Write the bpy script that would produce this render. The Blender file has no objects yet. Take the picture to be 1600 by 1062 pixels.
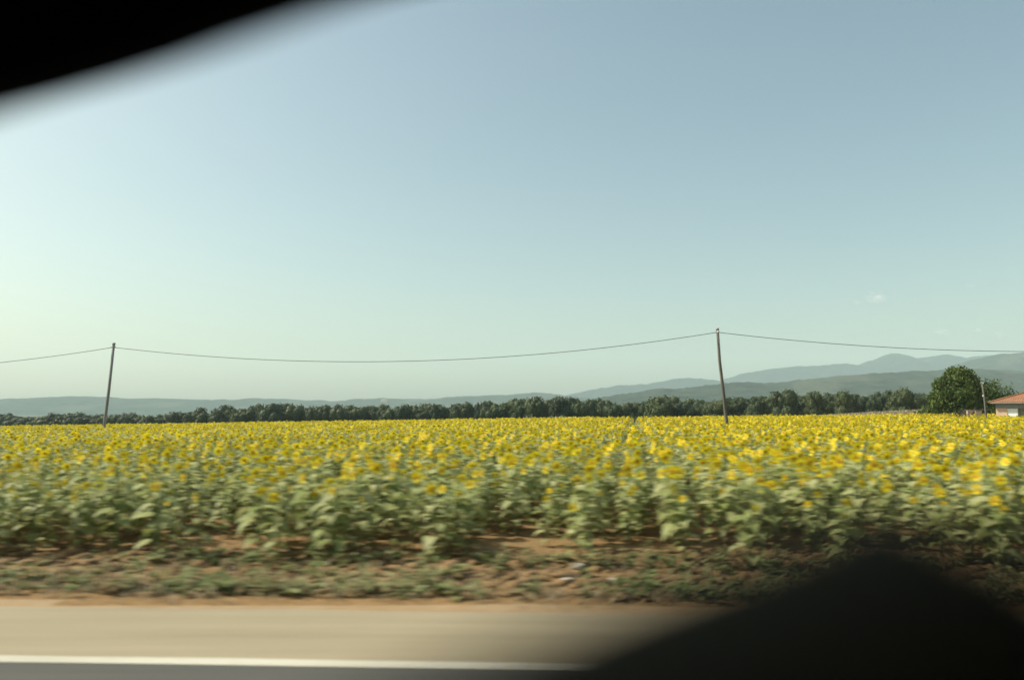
import bpy, bmesh, math, random
import numpy as np
from mathutils import Vector, Matrix, Euler

R = math.radians
random.seed(7)
rng = np.random.default_rng(7)
scene = bpy.context.scene
col = scene.collection

# ------------------------------------------------------------------ camera, sky, sun, exposure
F = 1244.0                 # focal length in photograph pixels (1600 wide)
EYE = 2.0
PITCH = math.atan((645 - 531) / F)
cam_d = bpy.data.cameras.new('camera')
cam = bpy.data.objects.new('camera', cam_d)
col.objects.link(cam)
cam.location = (0, 0, EYE)
cam.rotation_euler = (R(90) + PITCH, 0, 0)
cam_d.sensor_width = 36.0
cam_d.lens = 36.0 * F / 1600.0
cam_d.clip_start = 0.02
cam_d.clip_end = 30000
cam_d.dof.use_dof = True
cam_d.dof.focus_distance = 90.0
cam_d.dof.aperture_fstop = 0.92
cam_d.dof.aperture_ratio = 0.22           # an oval lens opening
scene.camera = cam

SUN_AZ, SUN_EL = R(-80), R(45)
world = bpy.data.worlds.new('World')
scene.world = world
world.use_nodes = True
wn = world.node_tree
wn.nodes.clear()
w_out = wn.nodes.new('ShaderNodeOutputWorld')
w_bg = wn.nodes.new('ShaderNodeBackground')
w_sky = wn.nodes.new('ShaderNodeTexSky')
w_sky.sky_type = 'NISHITA'
w_sky.sun_disc = False
w_sky.sun_elevation = SUN_EL
w_sky.sun_rotation = SUN_AZ
w_sky.altitude = 50
w_sky.air_density = 1.0
w_sky.dust_density = 3.0
w_sky.ozone_density = 1.5
w_mix = wn.nodes.new('ShaderNodeMix')
w_mix.data_type = 'RGBA'
w_mix.blend_type = 'MULTIPLY'
w_mix.inputs[0].default_value = 1.0
w_mix.inputs[7].default_value = (0.94, 0.93, 0.74, 1)      # the photograph's warm green cast
wn.links.new(w_sky.outputs[0], w_mix.inputs[6])
wn.links.new(w_mix.outputs[2], w_bg.inputs[0])
w_bg.inputs[1].default_value = 0.115
wn.links.new(w_bg.outputs[0], w_out.inputs[0])

sun_d = bpy.data.lights.new('sun', 'SUN')
sun_d.energy = 3.5
sun_d.angle = R(0.53)
sun_d.color = (1.0, 0.95, 0.86)
sun = bpy.data.objects.new('sun', sun_d)
col.objects.link(sun)
sdir = Vector((math.sin(SUN_AZ) * math.cos(SUN_EL), math.cos(SUN_AZ) * math.cos(SUN_EL), math.sin(SUN_EL)))
sun.rotation_euler = (-sdir).to_track_quat('-Z', 'Y').to_euler()
sun.location = (0, -20, 60)

scene.view_settings.view_transform = 'Standard'
scene.view_settings.look = 'None'
scene.view_settings.exposure = 0.8
scene.view_settings.gamma = 1.0
scene.view_settings.use_curve_mapping = False
scene.render.engine = 'CYCLES'
cy = scene.cycles
cy.use_denoising = True
try:
    cy.denoiser = 'OPENIMAGEDENOISE'
except Exception:
    pass
cy.max_bounces = 6
cy.diffuse_bounces = 3
cy.glossy_bounces = 2
cy.transmission_bounces = 4
cy.transparent_max_bounces = 8
cy.volume_bounces = 1
cy.caustics_reflective = False
cy.caustics_refractive = False
HAZE_DENSITY = 1.3e-4

# ------------------------------------------------------------------ helpers
def px_dir(px, py):
    a, b = (px - 800) / F, (531 - py) / F
    return Vector((a, math.cos(PITCH) - b * math.sin(PITCH), math.sin(PITCH) + b * math.cos(PITCH)))

def at(px, py, Y):
    d = px_dir(px, py)
    return Vector((0, 0, EYE)) + d * (Y / d.y)

def _hash(ix, iy, seed):
    h = (ix.astype(np.int64) * 374761393 + iy.astype(np.int64) * 668265263 + seed * 1442695041) & 0x7fffffff
    h = ((h ^ (h >> 13)) * 1274126177) & 0x7fffffff
    return ((h ^ (h >> 16)) & 0xffff) / 65535.0

def vnoise(x, y, seed=0):
    x = np.asarray(x, float); y = np.asarray(y, float)
    x, y = np.broadcast_arrays(x, y)
    ix, iy = np.floor(x), np.floor(y)
    fx, fy = x - ix, y - iy
    fx = fx * fx * (3 - 2 * fx); fy = fy * fy * (3 - 2 * fy)
    a = _hash(ix, iy, seed); b = _hash(ix + 1, iy, seed)
    c = _hash(ix, iy + 1, seed); d = _hash(ix + 1, iy + 1, seed)
    return (a * (1 - fx) + b * fx) * (1 - fy) + (c * (1 - fx) + d * fx) * fy

def fbm(x, y, seed=0, n=4):
    s, a, t = 0, 1.0, 0
    for i in range(n):
        s = s + a * vnoise(np.asarray(x) * 2 ** i, np.asarray(y) * 2 ** i, seed + i * 17)
        t += a; a *= 0.5
    return s / t

def sstep(a, b, x):
    t = np.clip((np.asarray(x, float) - a) / (b - a), 0, 1)
    return t * t * (3 - 2 * t)

def mesh_np(name, V, T, mats=(), mi=None, attr=None, smooth=False):
    """V (n,3), T (m,3) or (m,4) -> mesh"""
    V = np.asarray(V, np.float32); T = np.asarray(T, np.int32)
    k = T.shape[1]
    me = bpy.data.meshes.new(name)
    me.vertices.add(len(V)); me.vertices.foreach_set('co', V.ravel())
    me.loops.add(T.size); me.loops.foreach_set('vertex_index', T.ravel())
    me.polygons.add(len(T))
    me.polygons.foreach_set('loop_start', np.arange(0, T.size, k, dtype=np.int32))
    for m in mats:
        me.materials.append(m)
    if mi is not None:
        me.polygons.foreach_set('material_index', np.asarray(mi, np.int32))
    if smooth:
        me.polygons.foreach_set('use_smooth', np.ones(len(T), bool))
    me.update(calc_edges=True)
    if attr is not None:
        a = me.attributes.new('rnd', 'FLOAT', 'POINT')
        a.data.foreach_set('value', np.asarray(attr, np.float32))
    return me

def link(name, me, parent=None, mat=None):
    o = bpy.data.objects.new(name, me)
    col.objects.link(o)
    if mat is not None and me is not None:
        me.materials.append(mat)
    if parent is not None:
        o.parent = parent
    return o

def empty(name, loc=(0, 0, 0), rz=0.0):
    o = bpy.data.objects.new(name, None)
    o.empty_display_size = 0.2
    col.objects.link(o)
    o.location = loc
    o.rotation_euler = (0, 0, rz)
    return o

def tag(o, label, cat=None, group=None, kind=None):
    if label: o['label'] = label
    if cat: o['category'] = cat
    if group: o['group'] = group
    if kind: o['kind'] = kind
    return o

def struct(o, label=None):
    o['kind'] = 'structure'
    if label: o['label'] = label
    return o

class MB:
    def __init__(self):
        self.v = []; self.f = []
    def add(self, v, f):
        n = len(self.v)
        self.v += [tuple(p) for p in v]
        self.f += [tuple(i + n for i in q) for q in f]
        return self
    def box(self, x0, x1, y0, y1, z0, z1):
        v = [(x, y, z) for z in (z0, z1) for y in (y0, y1) for x in (x0, x1)]
        return self.add(v, [(0, 2, 3, 1), (4, 5, 7, 6), (0, 1, 5, 4), (2, 6, 7, 3), (0, 4, 6, 2), (1, 3, 7, 5)])
    def tube(self, pts, radii, n=8, cap=True):
        pts = [Vector(p) for p in pts]
        rings = []
        for i, p in enumerate(pts):
            t = (pts[min(i + 1, len(pts) - 1)] - pts[max(i - 1, 0)]).normalized()
            a = t.cross(Vector((0.31, 0.9, 0.2)) if abs(t.z) > .9 else Vector((0, 0, 1))).normalized()
            b = t.cross(a)
            r = radii[i] if hasattr(radii, '__len__') else radii
            rings.append([p + (a * math.cos(2 * math.pi * k / n) + b * math.sin(2 * math.pi * k / n)) * r for k in range(n)])
        v = [q for r_ in rings for q in r_]
        f = []
        for i in range(len(pts) - 1):
            for k in range(n):
                f.append((i * n + k, i * n + (k + 1) % n, (i + 1) * n + (k + 1) % n, (i + 1) * n + k))
        if cap:
            f.append(tuple(range(n - 1, -1, -1)))
            f.append(tuple((len(pts) - 1) * n + k for k in range(n)))
        return self.add(v, f)
    def mesh(self, name, mat=None, smooth=False):
        me = bpy.data.meshes.new(name)
        me.from_pydata(self.v, [], self.f)
        if smooth:
            for p in me.polygons: p.use_smooth = True
        if mat: me.materials.append(mat)
        me.update()
        return me
    def obj(self, name, mat, parent=None, smooth=False):
        return link(name, self.mesh(name, mat, smooth), parent)

def bevel(o, w, seg=2):
    m = o.modifiers.new('bevel', 'BEVEL'); m.width = w; m.segments = seg; m.limit_method = 'ANGLE'
    return o

# ------------------------------------------------------------------ materials
def new_mat(name):
    m = bpy.data.materials.new(name)
    m.use_nodes = True
    nt = m.node_tree
    return m, nt, nt.nodes['Principled BSDF'], nt.nodes['Material Output']

def mixrgb(nt, fac, a, b, blend='MIX'):
    n = nt.nodes.new('ShaderNodeMix'); n.data_type = 'RGBA'; n.blend_type = blend
    for sock, val in ((n.inputs[0], fac), (n.inputs[6], a), (n.inputs[7], b)):
        if hasattr(val, 'is_linked'): nt.links.new(val, sock)
        elif isinstance(val, (tuple, list)): sock.default_value = (*val[:3], 1)
        else: sock.default_value = val
    return n.outputs[2]

def noise(nt, scale, detail=4, rough=0.55, vec=None, stretch=None):
    n = nt.nodes.new('ShaderNodeTexNoise')
    n.inputs['Scale'].default_value = scale
    n.inputs['Detail'].default_value = detail
    n.inputs['Roughness'].default_value = rough
    if vec is None:
        g = nt.nodes.new('ShaderNodeNewGeometry'); vec = g.outputs['Position']
    if stretch:
        mp = nt.nodes.new('ShaderNodeMapping'); mp.inputs['Scale'].default_value = stretch
        nt.links.new(vec, mp.inputs['Vector']); vec = mp.outputs[0]
    nt.links.new(vec, n.inputs['Vector'])
    return n.outputs[0]

def ramp(nt, src, a, b):
    n = nt.nodes.new('ShaderNodeMapRange')
    n.inputs['From Min'].default_value = a; n.inputs['From Max'].default_value = b
    nt.links.new(src, n.inputs['Value'])
    return n.outputs[0]

def bump(nt, bs, src, strength, dist):
    n = nt.nodes.new('ShaderNodeBump')
    n.inputs['Strength'].default_value = strength; n.inputs['Distance'].default_value = dist
    nt.links.new(src, n.inputs['Height']); nt.links.new(n.outputs[0], bs.inputs['Normal'])

def plain(name, c1, c2=None, scale=3.0, rough=0.8, bump_s=0.0, bump_d=0.02, stretch=None, spec=0.3):
    m, nt, bs, out = new_mat(name)
    bs.inputs['Roughness'].default_value = rough
    bs.inputs['Specular IOR Level'].default_value = spec
    if c2 is None:
        bs.inputs['Base Color'].default_value = (*c1, 1)
    else:
        nz = noise(nt, scale, 5, 0.6, stretch=stretch)
        nt.links.new(mixrgb(nt, ramp(nt, nz, 0.3, 0.7), c1, c2), bs.inputs['Base Color'])
        if bump_s: bump(nt, bs, nz, bump_s, bump_d)
    return m

def foliage(name, c1, c2, use_attr=True, trans=0.3, rough=0.55, spec=0.25):
    """leafy material; per-plant / per-leaf variation of the albedo"""
    m, nt, bs, out = new_mat(name)
    bs.inputs['Roughness'].default_value = rough
    bs.inputs['Specular IOR Level'].default_value = spec
    if use_attr:
        a = nt.nodes.new('ShaderNodeAttribute'); a.attribute_name = 'rnd'; f = a.outputs['Fac']
    else:
        a = nt.nodes.new('ShaderNodeObjectInfo'); f = a.outputs['Random']
    c = mixrgb(nt, f, c1, c2)
    nt.links.new(c, bs.inputs['Base Color'])
    tr = nt.nodes.new('ShaderNodeBsdfTranslucent')
    nt.links.new(c, tr.inputs['Color'])
    mx = nt.nodes.new('ShaderNodeMixShader'); mx.inputs[0].default_value = trans
    nt.links.new(bs.outputs[0], mx.inputs[1]); nt.links.new(tr.outputs[0], mx.inputs[2])
    nt.links.new(mx.outputs[0], out.inputs['Surface'])
    return m

LEAF_A, LEAF_B = (0.23, 0.27, 0.078), (0.39, 0.39, 0.18)
PET_A, PET_B = (0.80, 0.60, 0.006), (0.86, 0.72, 0.012)
DISC_A, DISC_B = (0.36, 0.17, 0.02), (0.55, 0.30, 0.02)
STEM_A, STEM_B = (0.13, 0.20, 0.07), (0.19, 0.25, 0.10)
M_leaf = foliage('sunflower_leaf', LEAF_A, LEAF_B, False, 0.28)
M_petal = foliage('sunflower_petal', PET_A, PET_B, False, 0.35)
M_disc = foliage('sunflower_disc', DISC_A, DISC_B, False, 0.0, 0.9)
M_stem = foliage('sunflower_stem', STEM_A, STEM_B, False, 0.0, 0.7)
M_leafF = foliage('field_leaf', LEAF_A, LEAF_B, True, 0.28)
M_petalF = foliage('field_petal', PET_A, PET_B, True, 0.35)
M_discF = foliage('field_disc', DISC_A, DISC_B, True, 0.0, 0.9)
M_treeleaf = foliage('tree_leaf', (0.030, 0.048, 0.020), (0.075, 0.095, 0.042), True, 0.22, 0.6)
_nt = M_treeleaf.node_tree
_oi = _nt.nodes.new('ShaderNodeObjectInfo')
_rp = _nt.nodes.new('ShaderNodeValToRGB')
for _p, _c in ((0.0, (0.75, 0.85, 0.9, 1)), (0.45, (1, 1, 1, 1)), (0.75, (1.35, 1.3, 0.95, 1)), (1.0, (1.75, 1.5, 1.15, 1))):
    _e = _rp.color_ramp.elements.new(_p) if _p not in (0.0, 1.0) else _rp.color_ramp.elements[int(_p)]
    _e.color = _c
_nt.links.new(_oi.outputs['Random'], _rp.inputs[0])
_src = _nt.nodes['Principled BSDF'].inputs['Base Color'].links[0].from_socket
_mul = mixrgb(_nt, 1.0, _src, _rp.outputs[0], 'MULTIPLY')
_nt.links.new(_mul, _nt.nodes['Principled BSDF'].inputs['Base Color'])
M_bigleaf = foliage('big_tree_leaf', (0.03, 0.062, 0.010), (0.135, 0.18, 0.035), True, 0.3, 0.6)
M_bark = plain('bark', (0.07, 0.055, 0.04), (0.14, 0.12, 0.09), 3)
M_weed = foliage('weed', (0.12, 0.155, 0.04), (0.29, 0.285, 0.13), True, 0.25)
M_deadweed = foliage('dead_weed', (0.17, 0.11, 0.045), (0.33, 0.24, 0.11), True, 0.15)
M_dry = foliage('dry_grass', (0.25, 0.205, 0.125), (0.38, 0.315, 0.20), True, 0.2)
M_clod = plain('clod', (0.11, 0.066, 0.028), (0.25, 0.155, 0.068), 6, 0.95)
M_black = plain('van_trim', (0.006, 0.006, 0.007), (0.009, 0.009, 0.009), 40, 0.8, spec=0.1)
M_seat = plain('seat_fabric', (0.034, 0.03, 0.018), (0.05, 0.044, 0.026), 60, 0.9, 0.2, 0.002, spec=0.1)
M_seat_lit = plain('seat_fabric_lit', (0.16, 0.14, 0.08), (0.21, 0.185, 0.11), 60, 0.9, 0.2, 0.002, spec=0.1)  # seat fabric with the light falling on it put into the colour
M_van = plain('van_paint', (0.35, 0.36, 0.37), (0.38, 0.38, 0.39), 2, 0.35)
M_rubber = plain('tyre_rubber', (0.02, 0.02, 0.02), (0.03, 0.03, 0.03), 8, 0.9)
M_clear, _nt, _bs, _out = new_mat('window_glass')
_t = _nt.nodes.new('ShaderNodeBsdfTransparent'); _t.inputs[0].default_value = (0.97, 0.98, 0.97, 1)
_nt.links.new(_t.outputs[0], _out.inputs['Surface'])

# ------------------------------------------------------------------ terrain
SL = 0.0425                               # the road runs slightly away to the left
def vroad(x, y):
    return (np.asarray(y) + SL * np.asarray(x)) / math.sqrt(1 + SL * SL)

def ground_z(x, y):
    x = np.asarray(x, float); y = np.asarray(y, float)
    v = vroad(x, y)
    xc = np.clip(x, -120, 110)
    t = np.clip((v - 11.0) / 89.0, 0, 1.25)
    z = t * (0.2 + np.where(xc < 0, 0.0165, 0.0098) * np.clip(xc, -110, 80))
    z = z - 0.10 * sstep(8.7, 9.6, v) * (1 - sstep(11, 20, v))
    # dry rise beyond the field on the right
    z = z + 1.35 * np.exp(-((y - 138) / 30.0) ** 2) * sstep(35, 75, x) * (1 - sstep(200, 300, x)) * sstep(100, 125, y)
    # beyond the field the land falls away
    z = z - sstep(108, 260, y) * (3.6 - 2.4 * sstep(20, 90, x))
    z = z * (1 - sstep(300, 700, v)) + (-7.0) * sstep(300, 700, v)
    z = np.where(v < 8.6, -0.012, z)
    return z

def grid_mesh(name, xs, ys, zf):
    X, Y = np.meshgrid(xs, ys)
    Z = zf(X, Y)
    V = np.stack([X, Y, Z], -1).reshape(-1, 3)
    nx, ny = len(xs), len(ys)
    i = np.arange(nx * ny).reshape(ny, nx)
    T = np.stack([i[:-1, :-1], i[:-1, 1:], i[1:, 1:], i[1:, :-1]], -1).reshape(-1, 4)
    return mesh_np(name, V, T, smooth=True)

HX, HY0, HY1 = 6400.0, -600.0, 6400.0
def spread(a, n, lim):
    s = np.sinh(np.linspace(0, a, n)); return s / s[-1] * lim
xp = spread(7.5, 90, HX)
xs = np.concatenate([-xp[:0:-1], xp])
ys = np.concatenate([np.linspace(HY0, 4, 12)[:-1], np.arange(4, 24, 0.4), np.arange(24, 130, 2.5),
                     130 * np.exp(np.linspace(0, math.log(HY1 / 130), 70))])
m_ground, nt, bs, out = new_mat('ground_soil')
bs.inputs['Roughness'].default_value = 0.95
bs.inputs['Specular IOR Level'].default_value = 0.1
n1 = noise(nt, 2.2, 6, 0.65)
n2 = noise(nt, 14.0, 4, 0.6)
soil = mixrgb(nt, ramp(nt, n1, 0.32, 0.68), (0.12, 0.070, 0.029), (0.25, 0.153, 0.066))
soil = mixrgb(nt, ramp(nt, n2, 0.35, 0.75), soil, (0.30, 0.195, 0.09))
far = mixrgb(nt, ramp(nt, noise(nt, 0.012, 4), 0.4, 0.6), (0.05, 0.06, 0.028), (0.12, 0.11, 0.06))
g = nt.nodes.new('ShaderNodeNewGeometry')
sx = nt.nodes.new('ShaderNodeSeparateXYZ'); nt.links.new(g.outputs['Position'], sx.inputs[0])
c = mixrgb(nt, ramp(nt, sx.outputs[1], 92, 98), soil, mixrgb(nt, ramp(nt, sx.outputs[0], 34, 46), (0.05, 0.065, 0.03), mixrgb(nt, ramp(nt, n1, .3, .7), (0.20, 0.17, 0.115), (0.27, 0.23, 0.155))))
c = mixrgb(nt, ramp(nt, sx.outputs[1], 250, 500), c, far)
c = c
nt.links.new(c, bs.inputs['Base Color'])
bump(nt, bs, n2, 0.9, 0.05)
gme = grid_mesh('ground', xs, ys, ground_z)
struct(link('ground', gme, mat=m_ground), 'brown soil of the sunflower field and the land beyond')

# road sheets, running along the road direction
ang = -math.atan(SL)
def road_sheet(name, v0, v1, z, mat, u0=-260, u1=260, n=80, wob0=0.0, wob1=0.0, seed=3):
    us = np.linspace(u0, u1, n)
    lo = v0 + wob0 * (fbm(us * 1.7, us * 0, seed, 4) - .5)
    hi = v1 + wob1 * (fbm(us * 1.7, us * 0, seed + 5, 4) - .5)
    nxv = np.array([math.cos(ang), math.sin(ang)]); nyv = np.array([-math.sin(ang), math.cos(ang)])
    P = lambda vv: np.concatenate([us[:, None] * nxv + vv[:, None] * nyv, np.full((n, 1), z)], 1)
    V = np.concatenate([P(lo), P(hi)])
    i = np.arange(n - 1)
    T = np.stack([i, i + 1, i + 1 + n, i + n], 1)
    return struct(link(name, mesh_np(name, V, T), mat=mat))

def speckle(name, c1, c2, c3, s1, s2, rough=0.9, stretch=None, b=0.4):
    m, nt, bs, out = new_mat(name)
    bs.inputs['Roughness'].default_value = rough
    bs.inputs['Specular IOR Level'].default_value = 0.2
    a = noise(nt, s1, 5, 0.6, stretch=stretch); f = noise(nt, s2, 3, 0.7)
    c = mixrgb(nt, ramp(nt, a, .3, .7), c1, c2)
    c = mixrgb(nt, ramp(nt, f, .45, .8), c, c3)
    nt.links.new(c, bs.inputs['Base Color'])
    bump(nt, bs, f, b, 0.01)
    return m
M_asph = speckle('asphalt', (0.060, 0.060, 0.053), (0.090, 0.088, 0.077), (0.12, 0.117, 0.10), 2.6, 60, stretch=(0.06, 1, 1))
M_shoulder = speckle('sandy_shoulder', (0.225, 0.188, 0.118), (0.295, 0.246, 0.157), (0.345, 0.295, 0.20), 3.2, 45, stretch=(0.07, 1, 1))
M_line = speckle('line_paint', (0.42, 0.395, 0.31), (0.56, 0.535, 0.44), (0.30, 0.27, 0.20), 1.6, 26, stretch=(0.3, 1, 1), b=0.2)
M_fringe = speckle('dirt_fringe', (0.27, 0.18, 0.09), (0.34, 0.245, 0.14), (0.19, 0.12, 0.055), 2.5, 30)
road_sheet('road', -9.0, 6.45, 0.0, M_asph)
road_sheet('road_line', 6.45, 6.62, 0.004, M_line, n=900, wob0=0.03, wob1=0.03)
road_sheet('road_shoulder', 6.45, 8.26, 0.0005 - 0.003, M_shoulder, n=900, wob1=0.10)
bpy.data.objects['road_shoulder'].location.z = 0.0015
road_sheet('verge', 8.2, 8.62, -0.007, M_fringe, n=900, wob1=0.2, seed=11)

# ------------------------------------------------------------------ hills
def hill_mat(name, c1, c2, c3):
    m, nt, bs, out = new_mat(name)
    bs.inputs['Roughness'].default_value = 1.0
    bs.inputs['Specular IOR Level'].default_value = 0.0
    a = noise(nt, 0.02, 6, 0.65); b = noise(nt, 0.0035, 4, 0.55)
    c = mixrgb(nt, ramp(nt, a, .35, .65), c1, c2)
    c = mixrgb(nt, ramp(nt, b, .56, .62), c, c3)
    nt.links.new(c, bs.inputs['Base Color'])
    bump(nt, bs, a, 1.0, 14.0)
    return m
M_hill = hill_mat('hill_forest', (0.004, 0.010, 0.006), (0.038, 0.052, 0.026), (0.052, 0.060, 0.034))
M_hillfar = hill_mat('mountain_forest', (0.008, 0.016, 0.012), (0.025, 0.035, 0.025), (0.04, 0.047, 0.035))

def hill(name, label, dist, depth, pts, mat, step=3.0, rough=3.0, seed=1):
    px = np.arange(pts[0][0], pts[-1][0] + .1, step)
    py = np.interp(px, [p[0] for p in pts], [p[1] for p in pts])
    k = np.ones(3) / 3
    py = np.convolve(np.pad(py, 1, 'edge'), k, 'valid')
    py = py + (fbm(px / 14.0, px * 0, seed + 40, 4) - .5) * 3.0
    X = (px - 800) / F * dist
    zr = EYE + (645 - py) / F * dist
    base = -8.0
    edge = sstep(0, 0.05, np.linspace(0, 1, len(px))) * (1 - sstep(0.95, 1, np.linspace(0, 1, len(px))))
    ws = np.linspace(0, 1, 31)
    V = []
    for w in ws:
        S = math.sin(min(w / 0.5, 1) * math.pi / 2) ** 1.3 if w < 0.5 else math.cos((w - .5) / .5 * math.pi / 2) ** 1.2
        n = fbm(X / (depth * .35), np.full_like(X, w * 3.0), seed, 4)
        s = S * (1 - (1 - S) * 1.5 * (n - .3))
        z = base + (zr - base) * edge * s + (fbm(X / 9.0, np.full_like(X, w * 40), seed + 9, 3) - .5) * rough * S * edge
        y = dist - depth * .5 + depth * w + (fbm(X / 400, X * 0, seed + 3, 3) - .5) * depth * .25 * (1 - S)
        V.append(np.stack([X, y, z], 1))
    V = np.concatenate(V)
    nx = len(px)
    i = np.arange(nx * len(ws)).reshape(len(ws), nx)
    T = np.stack([i[:-1, :-1], i[:-1, 1:], i[1:, 1:], i[1:, :-1]], -1).reshape(-1, 4)
    return struct(link(name, mesh_np(name, V, T, smooth=True), mat=mat), label)

hill('hills', 'long low wooded ridge fading blue beyond the left half of the field', 4000, 1500,
     [(-500, 630), (-250, 624), (-100, 627), (0, 625.5), (30, 623), (120, 619.5), (170, 620), (215, 624), (250, 621.5), (300, 624.5), (345, 625), (400, 622.5),
      (470, 624.5), (520, 626.5), (560, 624), (600, 622.5), (650, 624.5), (700, 621), (760, 618), (800, 616), (838, 612.5), (870, 616), (900, 620), (980, 624), (1100, 634), (1300, 648)], M_hill, rough=5.0, seed=2)
hill('hills', 'pale blue far ridge rising behind the middle of the tree line', 5000, 1500,
     [(760, 640), (840, 626), (900, 614), (940, 606.5), (960, 602.5), (1010, 600), (1045, 594), (1075, 590), (1100, 593.5), (1150, 596), (1250, 600), (1500, 610), (1700, 640)], M_hillfar, rough=6, seed=5)
hill('hills', 'nearer green wooded ridge behind the trees right of centre', 2300, 1000,
     [(850, 640), (930, 622), (1000, 612), (1025, 607.5), (1060, 607.5), (1110, 600.5), (1160, 597), (1190, 598.5), (1240, 595.5), (1290, 590), (1350, 584), (1400, 581.5), (1470, 579),
      (1540, 577), (1620, 584), (1750, 590), (1900, 640)], M_hill, rough=6, seed=8)
hill('mountains', 'jagged blue mountain skyline at the right', 5300, 1500,
     [(1060, 620), (1120, 597), (1150, 586), (1200, 577.5), (1240, 573), (1280, 571), (1318, 567.5), (1335, 571.5), (1350, 568), (1378, 558), (1397, 551.5), (1410, 556), (1426, 561.5),
      (1450, 557.5), (1475, 553.5), (1505, 560), (1530, 557), (1560, 554), (1600, 550), (1700, 545), (1850, 570), (2000, 640)], M_hillfar, rough=7, seed=12)
hill('mountains', 'darker wooded mountain shoulder behind the house', 3600, 1300,
     [(1400, 640), (1460, 590), (1500, 569), (1530, 561), (1560, 555), (1600, 551), (1660, 546), (1750, 552), (1900, 575), (2050, 640)], M_hill, rough=6, seed=15)

# ------------------------------------------------------------------ haze
bx = MB().box(-6500, 6500, -700, 6500, -30, 455)
haze = bx.obj('haze', None)
m = bpy.data.materials.new('haze_air'); m.use_nodes = True; m.node_tree.nodes.clear()
o_ = m.node_tree.nodes.new('ShaderNodeOutputMaterial')
pv = m.node_tree.nodes.new('ShaderNodeVolumePrincipled')
pv.inputs['Color'].default_value = (0.78, 0.98, 1.0, 1)
pv.inputs['Density'].default_value = HAZE_DENSITY
m.node_tree.links.new(pv.outputs[0], o_.inputs['Volume'])
haze.data.materials.append(m)
tag(haze, None, kind='stuff')

# ------------------------------------------------------------------ clouds (small fair-weather puffs far beyond the hills)
def cloud(px, py, w, h, label, dens):
    D = 9000.0
    p = at(px, py, D)
    W, H = w / F * D / 2, h / F * D / 2
    bm = bmesh.new()
    bmesh.ops.create_icosphere(bm, subdivisions=3, radius=1.0)
    me = bpy.data.meshes.new('cloud'); bm.to_mesh(me); bm.free()
    o = link('cloud', me); o.location = p; o.scale = (W * 1.3, W, H * 1.5)
    m = bpy.data.materials.new('cloud_vapour'); m.use_nodes = True; nt = m.node_tree; nt.nodes.clear()
    out = nt.nodes.new('ShaderNodeOutputMaterial'); v = nt.nodes.new('ShaderNodeVolumePrincipled')
    v.inputs['Color'].default_value = (0.97, 0.97, 0.97, 1)
    tc = nt.nodes.new('ShaderNodeTexCoord')
    ln = nt.nodes.new('ShaderNodeVectorMath'); ln.operation = 'LENGTH'; nt.links.new(tc.outputs['Object'], ln.inputs[0])
    of = nt.nodes.new('ShaderNodeVectorMath'); of.operation = 'ADD'; nt.links.new(tc.outputs['Object'], of.inputs[0]); of.inputs[1].default_value = (px * .37, py * .11, 0)
    nz = noise(nt, 1.7, 4, 0.6, vec=of.outputs[0])
    def mth(op, a, b):
        q = nt.nodes.new('ShaderNodeMath'); q.operation = op
        for sck, val in zip(q.inputs, (a, b)):
            if hasattr(val, 'is_linked'): nt.links.new(val, sck)
            else: sck.default_value = val
        return q.outputs[0]
    d_ = mth('SUBTRACT', mth('MULTIPLY', nz, 2.4), mth('ADD', mth('MULTIPLY', ln.outputs['Value'], 1.0), 0.62))
    nt.links.new(mth('MULTIPLY', mth('MAXIMUM', d_, 0.0), dens * 5.0), v.inputs['Density'])
    nt.links.new(v.outputs[0], out.inputs['Volume'])
    me.materials.append(m)
    tag(o, label, 'cloud', 'small clouds over the mountains')
cloud(1370, 465, 40, 22, 'brightest small white cloud high over the mountain skyline', 0.0022)
cloud(1340, 472, 18, 9, 'faint wisp of cloud beside the brightest small cloud', 0.0012)
cloud(1470, 518, 34, 11, 'flat faint cloud just above the cable, over the jagged skyline', 0.0016)
cloud(1530, 515, 30, 9, 'thin faint cloud above the round green tree', 0.0010)
cloud(1562, 523, 24, 12, 'small low cloud above the tiled roof house', 0.0012)
cloud(1517, 447, 24, 8, 'faintest thin cloud, alone higher over the house', 0.0008)

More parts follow.
